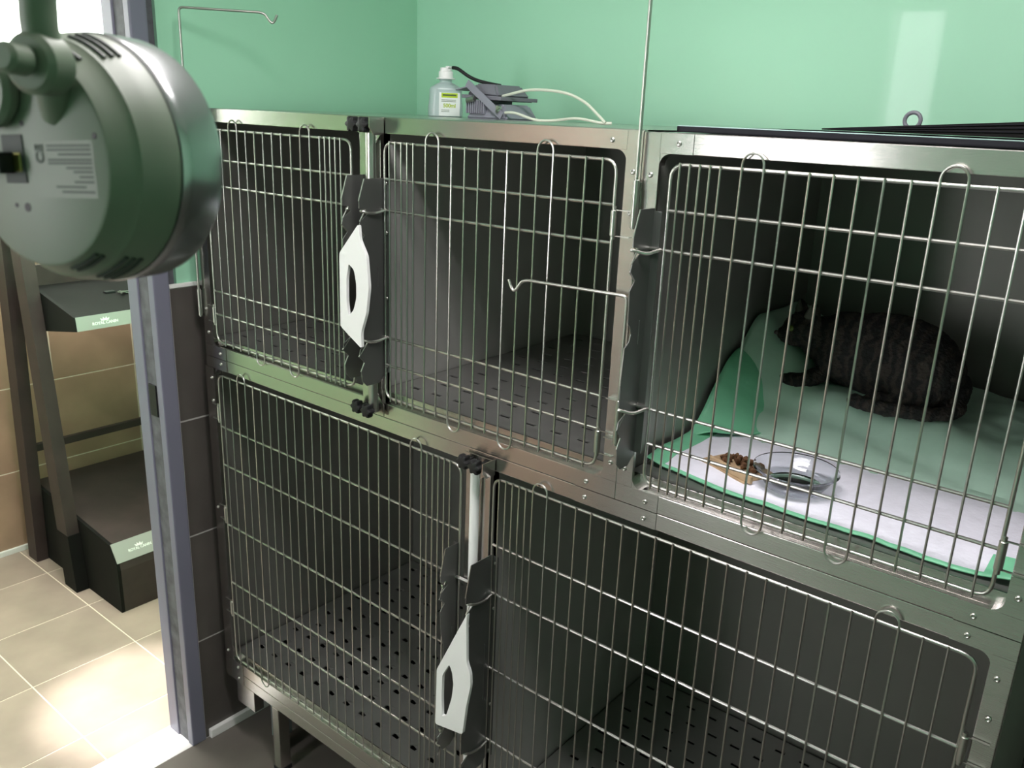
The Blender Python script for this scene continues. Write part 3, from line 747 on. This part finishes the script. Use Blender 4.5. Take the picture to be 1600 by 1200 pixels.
tc_ = thing('folded_crate', 'black folded crate with sloping top and small ring, behind the flat black tray', 'crate', (.97, .56, .0550))
mk('body', prism([(.640, .0550), (1.30, .0550), (1.30, .1035), (.640, .0575)], [], lambda p: Vector((p[0], .46, p[1])), Vector((0, .25, 0))), blackw, tc_)
for k in (.35, .62, .86):
    mk('rib', prism([(.660, .0550+.0025*k), (1.298, .0550+.0480*k), (1.298, .0550+.0480*k+.0022), (.660, .0550+.0025*k+.0012)], [], lambda p: Vector((p[0], .4575, p[1])), Vector((0, .004, 0))), slabm, tc_)
bm = bmesh.new(); tube(bm, [Vector((.788+.013*math.cos(a), .48, .0765+.013*math.sin(a))) for a in [2*PI*i/24 for i in range(24)]], .0035, 8, closed=True)
mk('ring', bm, greyd, tc_, True)

# ------------------------------------------------------------------ what is in the right cage
def grid(nx, ny, fn, thick=.0):
    bm = bmesh.new(); V = [[bm.verts.new(fn(i/nx, j/ny)) for i in range(nx+1)] for j in range(ny+1)]
    for j in range(ny):
        for i in range(nx): bm.faces.new((V[j][i], V[j][i+1], V[j+1][i+1], V[j+1][i]))
    return bm
from mathutils import noise as NZ
def nz(x, y, s, a): return a*NZ.noise(Vector((x*s, y*s, 1.7)))
def ss(t): t = max(0, min(1, t)); return t*t*(3-2*t)
pad = thing('puppy_pad', 'flat white absorbent pad with green edge at the front of the cat cage', 'pad', (.85, .17, -.500), 'absorbent pads in the cat cage')
def fpad(u, v):
    x = .566+.570*u; front = .036+.028*ss(1-u*2.6)*.9+nz(x, 0, 9, .008)
    y = front+(.36-front)*v
    z = -.4995+.004*ss(v*5)+abs(nz(x, y, 16, .004))+.010*ss((u-.9)*8)*ss(1-v*2)+.010*ss((.07-u)*14)
    return Vector((x, y, z))
bm = grid(56, 30, fpad)
bm.faces.ensure_lookup_table()
for i, f in enumerate(bm.faces):
    j, k = divmod(i, 56)
    if j < 1 or k <= 2 or (k >= 52 and j < 6): f.material_index = 1
o = mk('sheet', bm, [padw, padg], pad, True)
sm = o.modifiers.new('thickness', 'SOLIDIFY'); sm.thickness = .002; sm.offset = 1

cush = thing('cushion', 'cushion draped in pale green sheets, raised at the left, cat lying on it', 'cushion', (.85, .48, -.500))
def fcu(u, v):
    x = .564+.575*u; y = .268+.445*v
    rise = ss(v/.34)
    top = -.410-.012*ss((u-.15)*1.6)+.105*ss((.30-u)/.30)*ss((v-.10)/.4)
    z = -.497+(top+.497)*rise
    z += nz(x, y, 11, .010)*rise+nz(x+3, y, 26, .004)*rise
    z -= .012*math.exp(-((v-.16-.05*math.sin(u*5))/.03)**2)*(1-rise*.5)
    z = max(z, -.4935)
    if v > .96: z -= (v-.96)*1.2
    y2 = y-.02*rise*(1-v)
    return Vector((x, y2, z))
bm = grid(60, 44, fcu)
o = mk('cover', bm, sheetg, cush, True); sm = o.modifiers.new('thickness', 'SOLIDIFY'); sm.thickness = .003; sm.offset = -1
def fdr(u, v):
    x = .5605+.10*u+.075*v*u; y = .20+.20*v+.10*u; z = -.490+.125*ss(v*1.1)*(1-u*.55)+nz(x, y, 25, .006)
    return Vector((x+.004, y, z+.008))
bm = grid(16, 20, fdr); o = mk('underpad_fold', bm, padg, cush, True); o['label'] = 'darker green folded underpad corner'
sm = o.modifiers.new('thickness', 'SOLIDIFY'); sm.thickness = .002

# food on its card
fd = thing('food_card', 'torn piece of brown card with cat food, beside the clear bowl', 'card', (.70, .135, -.4945))
Rz = Matrix.Rotation(math.radians(-22), 3, 'Z')
bm = bmesh.new(); box(bm, .642, .752, .100, .168, -.4945, -.4905, .001, R=Rz); box(bm, .648, .750, .100, .106, -.4905, -.478, .001, R=Rz)
mk('card', bm, kraft, fd)
bm = bmesh.new()
for i in range(46):
    a = random.random()*2*PI; r = random.random()**.6
    p = Vector((.700+.040*r*math.cos(a), .146+.018*r*math.sin(a)-.2*(.040*r*math.cos(a)), -.488+.016*(1-r)*random.random()+.002))
    b2 = bmesh.new(); bmesh.ops.create_icosphere(b2, subdivisions=1, radius=.0055*random.uniform(.7, 1.2))
    for v in b2.verts: v.co = v.co*random.uniform(.8, 1.2)+p
    join(bm, b2)
mk('cat_food', bm, kib, fd, False, kind='stuff')
# bowl
bw = thing('bowl', 'clear plastic bowl standing on the white pad in the cat cage', 'bowl', (.800, .125, -.4945))
bm = bmesh.new()
lathe(bm, [(0, .004), (.030, .004), (.038, .007), (.050, .020), (.060, .034), (.066, .037), (.067, .034), (.062, .031), (.053, .017), (.043, .003), (.032, .0005), (0, .0005)][::-1], frame4((.800, .125, -.4945), (0, 0, 1), (0, 1, 0)), 44, False)
mk('shell', bm, glassm, bw, True)
bm = bmesh.new(); lathe(bm, [(.0, .009), (.044, .009), (.044, .0085), (0, .0085)], frame4((.800, .125, -.4945), (0, 0, 1), (0, 1, 0)), 36, False)
mk('water', bm, glassm, bw, True)

# cat: one continuous body grown from overlapping volumes
def fuse(name, balls, tubes, cones, voxel, mat_, loc, disp):
    bm = bmesh.new()
    for c, r in balls:
        b2 = bmesh.new(); bmesh.ops.create_icosphere(b2, subdivisions=3, radius=1)
        for v in b2.verts: v.co = Vector((v.co.x*r[0]+c[0], v.co.y*r[1]+c[1], v.co.z*r[2]+c[2]))
        join(bm, b2)
    for p, r in tubes:
        b2 = bmesh.new(); tube(b2, smoothpath(p, 5), r, 12); join(bm, b2)
        for e in (p[0], p[-1]):
            b2 = bmesh.new(); bmesh.ops.create_icosphere(b2, subdivisions=2, radius=r)
            bmesh.ops.translate(b2, verts=b2.verts, vec=e); join(bm, b2)
    for c, d, r, h, fl in cones:
        b2 = bmesh.new(); lathe(b2, [(r, 0), (r*.8, h*.4), (r*.35, h*.85), (.001, h)], frame4(c, d, (0, 1, 0)), 14)
        for v in b2.verts: v.co.y = c[1]+(v.co.y-c[1])*fl
        join(bm, b2)
    me = bpy.data.meshes.new(name); bmesh.ops.translate(bm, verts=bm.verts, vec=-Vector(loc)); bm.to_mesh(me); bm.free()
    o = bpy.data.objects.new(name, me); COL.objects.link(o)
    rm = o.modifiers.new('remesh', 'REMESH'); rm.mode = 'VOXEL'; rm.voxel_size = voxel
    sm = o.modifiers.new('smooth', 'SMOOTH'); sm.iterations = 6; sm.factor = .5
    dg = bpy.context.evaluated_depsgraph_get(); me2 = bpy.data.meshes.new_from_object(o.evaluated_get(dg))
    bpy.data.objects.remove(o, do_unlink=True); me2.materials.clear(); me2.materials.append(mat_)
    for p in me2.polygons: p.use_smooth = True
    for v in me2.vertices: v.co += v.normal*(NZ.noise(v.co*60)*disp+NZ.noise(v.co*190)*disp*.8)
    me2.name = name; o = bpy.data.objects.new(name, me2); COL.objects.link(o); o.location = loc
    return o
cat = fuse('cat', [((.815, .490, -.342), (.125, .092, .080)), ((.885, .458, -.352), (.070, .072, .066)), ((.742, .478, -.338), (.066, .070, .070)), ((.700, .466, -.326), (.046, .046, .044)),
                   ((.664, .450, -.312), (.041, .039, .034)), ((.640, .428, -.322), (.021, .019, .015)), ((.653, .440, -.326), (.028, .026, .018)), ((.930, .47, -.375), (.035, .04, .040))],
           [([(.715, .425, -.385), (.690, .400, -.398), (.662, .392, -.402)], .017), ([(.900, .415, -.385), (.860, .392, -.400), (.825, .388, -.402)], .018),
            ([(.945, .470, -.385), (.955, .420, -.398), (.915, .378, -.402), (.850, .362, -.403), (.800, .366, -.402)], .013)],
           [((.646, .478, -.290), (-.2, .15, 1), .017, .036, .7), ((.682, .436, -.286), (.15, -.2, 1), .017, .036, .7)], .0045, furm, (.80, .48, -.42), .0028)
tag(cat, 'dark tabby cat lying curled on the green cushion at the back of the cage', 'cat')
def cpart(name, bm, m): return mk(name, bm, m, cat, True)
pinkd = mat('inner_ear', (0.09, 0.085, 0.07), 0.8); eyem = mat('eye', (0.10, 0.14, 0.03), 0.15); nosem = mat('nose', (0.05, 0.03, 0.03), 0.5)
for c, d in (((.643, .473, -.284), (-.2, .12, 1)), ((.678, .428, -.281), (.12, -.22, 1))):
    bm = bmesh.new(); lathe(bm, [(.010, 0), (.007, .012), (.001, .024), (0, .025)], frame4(c, d, (0, 1, 0)), 10); cpart('inner_ear', bm, pinkd)
for q in ((.628, .452, -.306), (.652, .416, -.306)):
    bm = bmesh.new(); bmesh.ops.create_uvsphere(bm, u_segments=12, v_segments=8, radius=.006); bmesh.ops.translate(bm, verts=bm.verts, vec=q); cpart('eye', bm, eyem)
bm = bmesh.new(); bmesh.ops.create_uvsphere(bm, u_segments=10, v_segments=6, radius=.0045); bmesh.ops.translate(bm, verts=bm.verts, vec=(.6245, .414, -.318)); cpart('nose', bm, nosem)

# ------------------------------------------------------------------ next room: ladder-shaped display stand
st = thing('display_stand', 'dark wooden ladder display stand with low box and upper shelf in the next room', 'display stand', (-1.85, .40, FZ))
Y0, Y1 = .106, .72
def side_poly(pts, y, th, m, name, root=st):
    return mk(name, prism(pts, [], lambda p: Vector((p[0], y, p[1])), Vector((0, th, 0))), m, root)
lowb = [(-1.546, FZ), (-1.546, -1.560), (-1.552, -1.533), (-1.592, -1.470), (-2.20, -1.408), (-2.20, FZ)]
pl = side_poly([(a, b-.001) if b > -1.5 else (a, b) for a, b in lowb], Y0+.012, Y1-Y0-.024, brownw, 'platform_box')
side_poly(lowb, Y0, .012, blackw, 'side_panel'); side_poly(lowb, Y1-.012, .012, blackw, 'side_panel')
def strip(x0, z0, x1, z1, name, root, th=.0012):
    a = Vector((x0, 0, z0)); b = Vector((x1, 0, z1)); n = Vector((z0-z1, 0, x1-x0)).normalized()
    if n.x < 0: n = -n
    bm = bmesh.new(); q = [a, b, b+n*th, a+n*th]
    f = bm.faces.new([bm.verts.new((p.x, Y0+.004, p.z)) for p in q]); ex = bmesh.ops.extrude_face_region(bm, geom=[f])
    bmesh.ops.translate(bm, verts=[g for g in ex['geom'] if isinstance(g, bmesh.types.BMVert)], vec=(0, Y1-Y0-.008, 0)); bmesh.ops.recalc_face_normals(bm, faces=bm.faces[:])
    o = mk(name, bm, silverlab, root); o['label'] = 'silver label strip with white lettering'
    c = (a+b)/2+n*(th+.0004); return o, c, n, (a-b).normalized()
def crown(root, c, n, up, y, s):
    right = up.cross(n)
    pts = [(-.5, 0), (-.62, .55), (-.32, .30), (-.22, .72), (0, .34), (.22, .72), (.32, .30), (.62, .55), (.5, 0)]
    bm = prism(pts, [], lambda p: Vector((c.x, y, c.z))+right*(p[0]*s)+up*(p[1]*s*.7), n*.0004)
    mk('crown_emblem', bm, whitelet, root)
def words(root, c, n, up, y, size):
    right = up.cross(n); m = Matrix((right, up, n)).transposed().to_4x4(); m.translation = Vector((c.x, y, c.z))-up*size*.45
    text_mesh('lettering', 'ROYAL CANIN', size, m, whitelet, root, .0002)
for s0 in ((-1.592, -1.470, -1.552, -1.533),):
    o, c, n, up = strip(*s0, 'label_strip', st); words(o, c, n, up, .206, .0132); crown(o, c+up*.001, n, up, .206, .026)
upb = [(-1.655, -.696), (-1.661, -.648), (-2.00, -.580), (-2.05, -.568), (-2.06, -.760), (-1.98, -.752)]
side_poly([(-1.660, -.692), (-1.664, -.652), (-2.045, -.604), (-2.05, -.640), (-1.70, -.700)], Y0+.012, Y1-Y0-.024, blackw, 'shelf_board')
side_poly(upb, Y0, .012, blackw, 'side_panel'); side_poly(upb, Y1-.012, .012, blackw, 'side_panel')
mk('shelf_back', B(-2.065, -2.050, Y0, Y1, -.640, -.530, .001), brownw, st)
o, c, n, up = strip(-1.6605, -.648, -1.6545, -.696, 'label_strip', st); words(o, c, n, up, .208, .0136); crown(o, c+up*.001, n, up, .208, .026)
mk('crossbar', B(-2.175, -2.155, Y0, Y1, -1.275, -1.245, .002), brownw, st)
for yy in (.060, Y1+.002):
    side_poly([(-1.800, FZ), (-1.885, FZ), (-1.985, -.43), (-2.035, -.05), (-1.962, -.05), (-1.912, -.43)], yy, .044, brownw, 'front_post')
    side_poly([(-2.135, FZ), (-2.21, FZ), (-2.135, -.60), (-2.105, -.05), (-2.035, -.05), (-2.062, -.60)], yy, .044, brownw, 'rear_post')
    side_poly([(-1.795, FZ+.001), (-1.89, FZ+.001), (-1.905, -1.50), (-1.815, -1.50)], yy-.001, .046, blackw, 'post_shoe')
mk('top_rail', B(-2.07, -2.02, .06, Y1+.044, -.09, -.05, .002), brownw, st)
# keys on the shelf
ky = thing('key_ring', 'bunch of keys with a black fob lying on the upper shelf', 'keys', (-1.85, .36, -.634))
bm = bmesh.new(); tube(bm, [Vector((-1.845+.012*math.cos(a), 0.368+.012*math.sin(a), -.622)) for a in [2*PI*i/20 for i in range(20)]], .0012, 6, closed=True); mk('split_ring', bm, wire, ky, True)
mk('key_fob', B(-1.885, -1.862, 0.318, 0.356, -.633, -.619, .003), blackm, ky)
for i, (dx, dy, a) in enumerate(((.004, .014, .3), (-.008, .010, 1.2), (.010, -.004, -.5))):
    bm = bmesh.new(); lathe(bm, [(.004, 0), (.010, 0), (.010, .0022), (.004, .0022), (.004, 0)], frame4((-1.845+dx, 0.368+dy, -.626+i*.003), (0, .25, 1), (0, 1, 0)), 16, False)
    box(bm, -1.845+dx+.008, -1.845+dx+.036, 0.368+dy-.003, 0.368+dy+.003, -.626+i*.003, -.624+i*.003, R=None)
    bmesh.ops.rotate(bm, verts=bm.verts, cent=(-1.845+dx, 0.368+dy, -.625), matrix=Matrix.Rotation(a, 3, 'Z'))
    mk('key', bm, wire, ky)

# ------------------------------------------------------------------ round camera hanging in the foreground
cc = Vector((0.8795, -0.9855, 0.038)); ax = Vector((-0.245, 0.969, -0.030)).normalized()
upv = Vector((-0.062, .015, .998)); rt = ax.cross(upv).normalized(); upv = rt.cross(ax).normalized()
# local frame: x = towards the right of the back face, y = up, z = away along the axis
MC = (Matrix((rt, upv, ax)).transposed()*.87).to_4x4(); MC.translation = cc
def LC_(x, y, z): return MC @ Vector((x, y, z))
cm = thing('camera', 'round whitish plastic monitoring camera hanging from a curved arm, close in front', 'camera', cc)
R0 = .0570
bm = bmesh.new()
lathe(bm, [(0, -.0268), (.0448, -.0268), (.0462, -.0262), (.0480, -.0225), (.0500, -.0180), (.0518, -.0155), (.0524, -.0150), (.0526, -.0140), (.0545, -.0080), (.0560, .0000), (.0560, .0035), (0, .0035)], MC, 72, False)
mk('rear_shell', bm, camp, cm, True)
bm = bmesh.new(); lathe(bm, [(0, .004), (.0560, .004), (.0568, .005), (.0570, .010), (.0566, .0255), (.0558, .0290), (.053, .0310), (.050, .0300), (0, .0285)], MC, 72, False)
mk('front_band', bm, camband, cm, True)
bm = bmesh.new(); lathe(bm, [(.0555, .0034), (.0563, .0034), (.0563, .0042), (.0555, .0042)], MC, 72, False); mk('seam_ring', bm, camd, cm, True)
# vent slots on the shoulder
def slot(z, a0, a1, w=.0010):
    prof = [(-.0225, .0480), (-.0180, .0500), (-.0155, .0518), (-.0140, .0526), (-.0080, .0545), (.0, .0560)]
    r = prof[-1][1]
    for (a, ra), (b, rb) in zip(prof[:-1], prof[1:]):
        if a <= z <= b: r = ra+(rb-ra)*(z-a)/(b-a)
    pts = [LC_(r*math.cos(t), r*math.sin(t), z) for t in [math.radians(a0+(a1-a0)*i/8) for i in range(9)]]
    mk('vent_slot', TU(pts, w, 6), camd, cm)
for sg in (1, -1):
    for z in (-.0222, -.0195): slot(z, sg*56, sg*78)
    for z in (-.0115, -.0080, -.0045): slot(z, sg*52, sg*76)

MCB = MC @ Matrix.Translation((.0375, .004, .0033)) @ Matrix.Diagonal((.84, .84, 1, 1)) @ Matrix.Translation((-.0375, -.004, 0))
# port block, plug, screws, print on the back
def lbox(x0, x1, y0, y1, z0, z1, bev=0):
    bm = bmesh.new(); box(bm, x0, x1, y0, y1, z0, z1, bev); bmesh.ops.transform(bm, matrix=MCB, verts=bm.verts); return bm
mk('port_recess', lbox(-.0300, -.0135, -.0125, .0125, -.0306, -.0290, .0004), camd, cm)
mk('usb_plug', lbox(-.060, -.0215, -.0075, .0035, -.0380, -.0306, .001), blackm, cm)
mk('plug_window', lbox(-.0215, -.0160, -.0065, .0030, -.0312, -.0304, .0003), gold, cm)
for x, y, r in ((.0400, .0110, .0016), (-.0125, .0180, .0014), (-.0165, -.0250, .0024), (-.0250, -.0240, .0013)):
    bm = bmesh.new(); lathe(bm, [(0, -.0303), (r, -.0303), (r, -.0295), (0, -.0295)], MCB @ Matrix.Translation((x, y, 0)), 14, False); mk('screw_hole', bm, blackm, cm)
lb2 = mk('rating_label', lbox(-.0075, .0375, -.0195, .0090, -.03012, -.0299), camp, cm)
for k, (x0, x1, y) in enumerate(((.004, .036, .0065), (.004, .036, .0045), (.012, .036, .0022), (.004, .036, -.0005), (.004, .036, -.0022), (.017, .036, -.0045), (.022, .036, -.0065), (.026, .036, -.0090), (.022, .036, -.0115), (.008, .030, -.0140), (.012, .036, -.0165))):
    mk('print_line', lbox(x0, x1, y-.0006, y+.0006, -.03025, -.0301), camlab, lb2)
Mt = MCB @ Matrix.Translation((-.0020, .0030, -.0303)) @ Matrix.Rotation(PI, 4, 'Y') @ Matrix.Rotation(PI/2, 4, 'Z')
text_mesh('ce_mark', 'CE', .0080, MCB @ Matrix.Translation((-.0015, .0025, -.0303)) @ Matrix(((1, 0, 0, 0), (0, 1, 0, 0), (0, 0, -1, 0), (0, 0, 0, 1))) @ Matrix.Rotation(PI/2, 4, 'Z'), camlab, lb2, .0001)
# hanging arm and joint
bm = TU(smoothpath([(.9110, -1.0095, .150), (.9100, -1.0095, .110), (.9084, -1.0098, .094), (.9078, -1.0098, .084), (.9060, -1.0070, .074), (.9010, -1.0045, .064), (.8950, -1.0010, .056)], 6), [.0062]*37, 18)
mk('arm', bm, camp, cm, True)
bm = bmesh.new(); cyl(bm, (.9110, -1.0170, .073), (.9050, -1.0050, .073), .0105, 28, .002); mk('joint', bm, camp, cm, True)
bm = bmesh.new(); cyl(bm, (.9160, -1.0270, .0745), (.9110, -1.0170, .0735), .0052, 20, .0015); mk('joint_knob', bm, camp, cm, True)
bm = bmesh.new(); cyl(bm, LC_(-.018, .030, -.034), LC_(-.018, .030, -.026), .014, 26, .002); mk('mount_boss', bm, camp, cm, True)
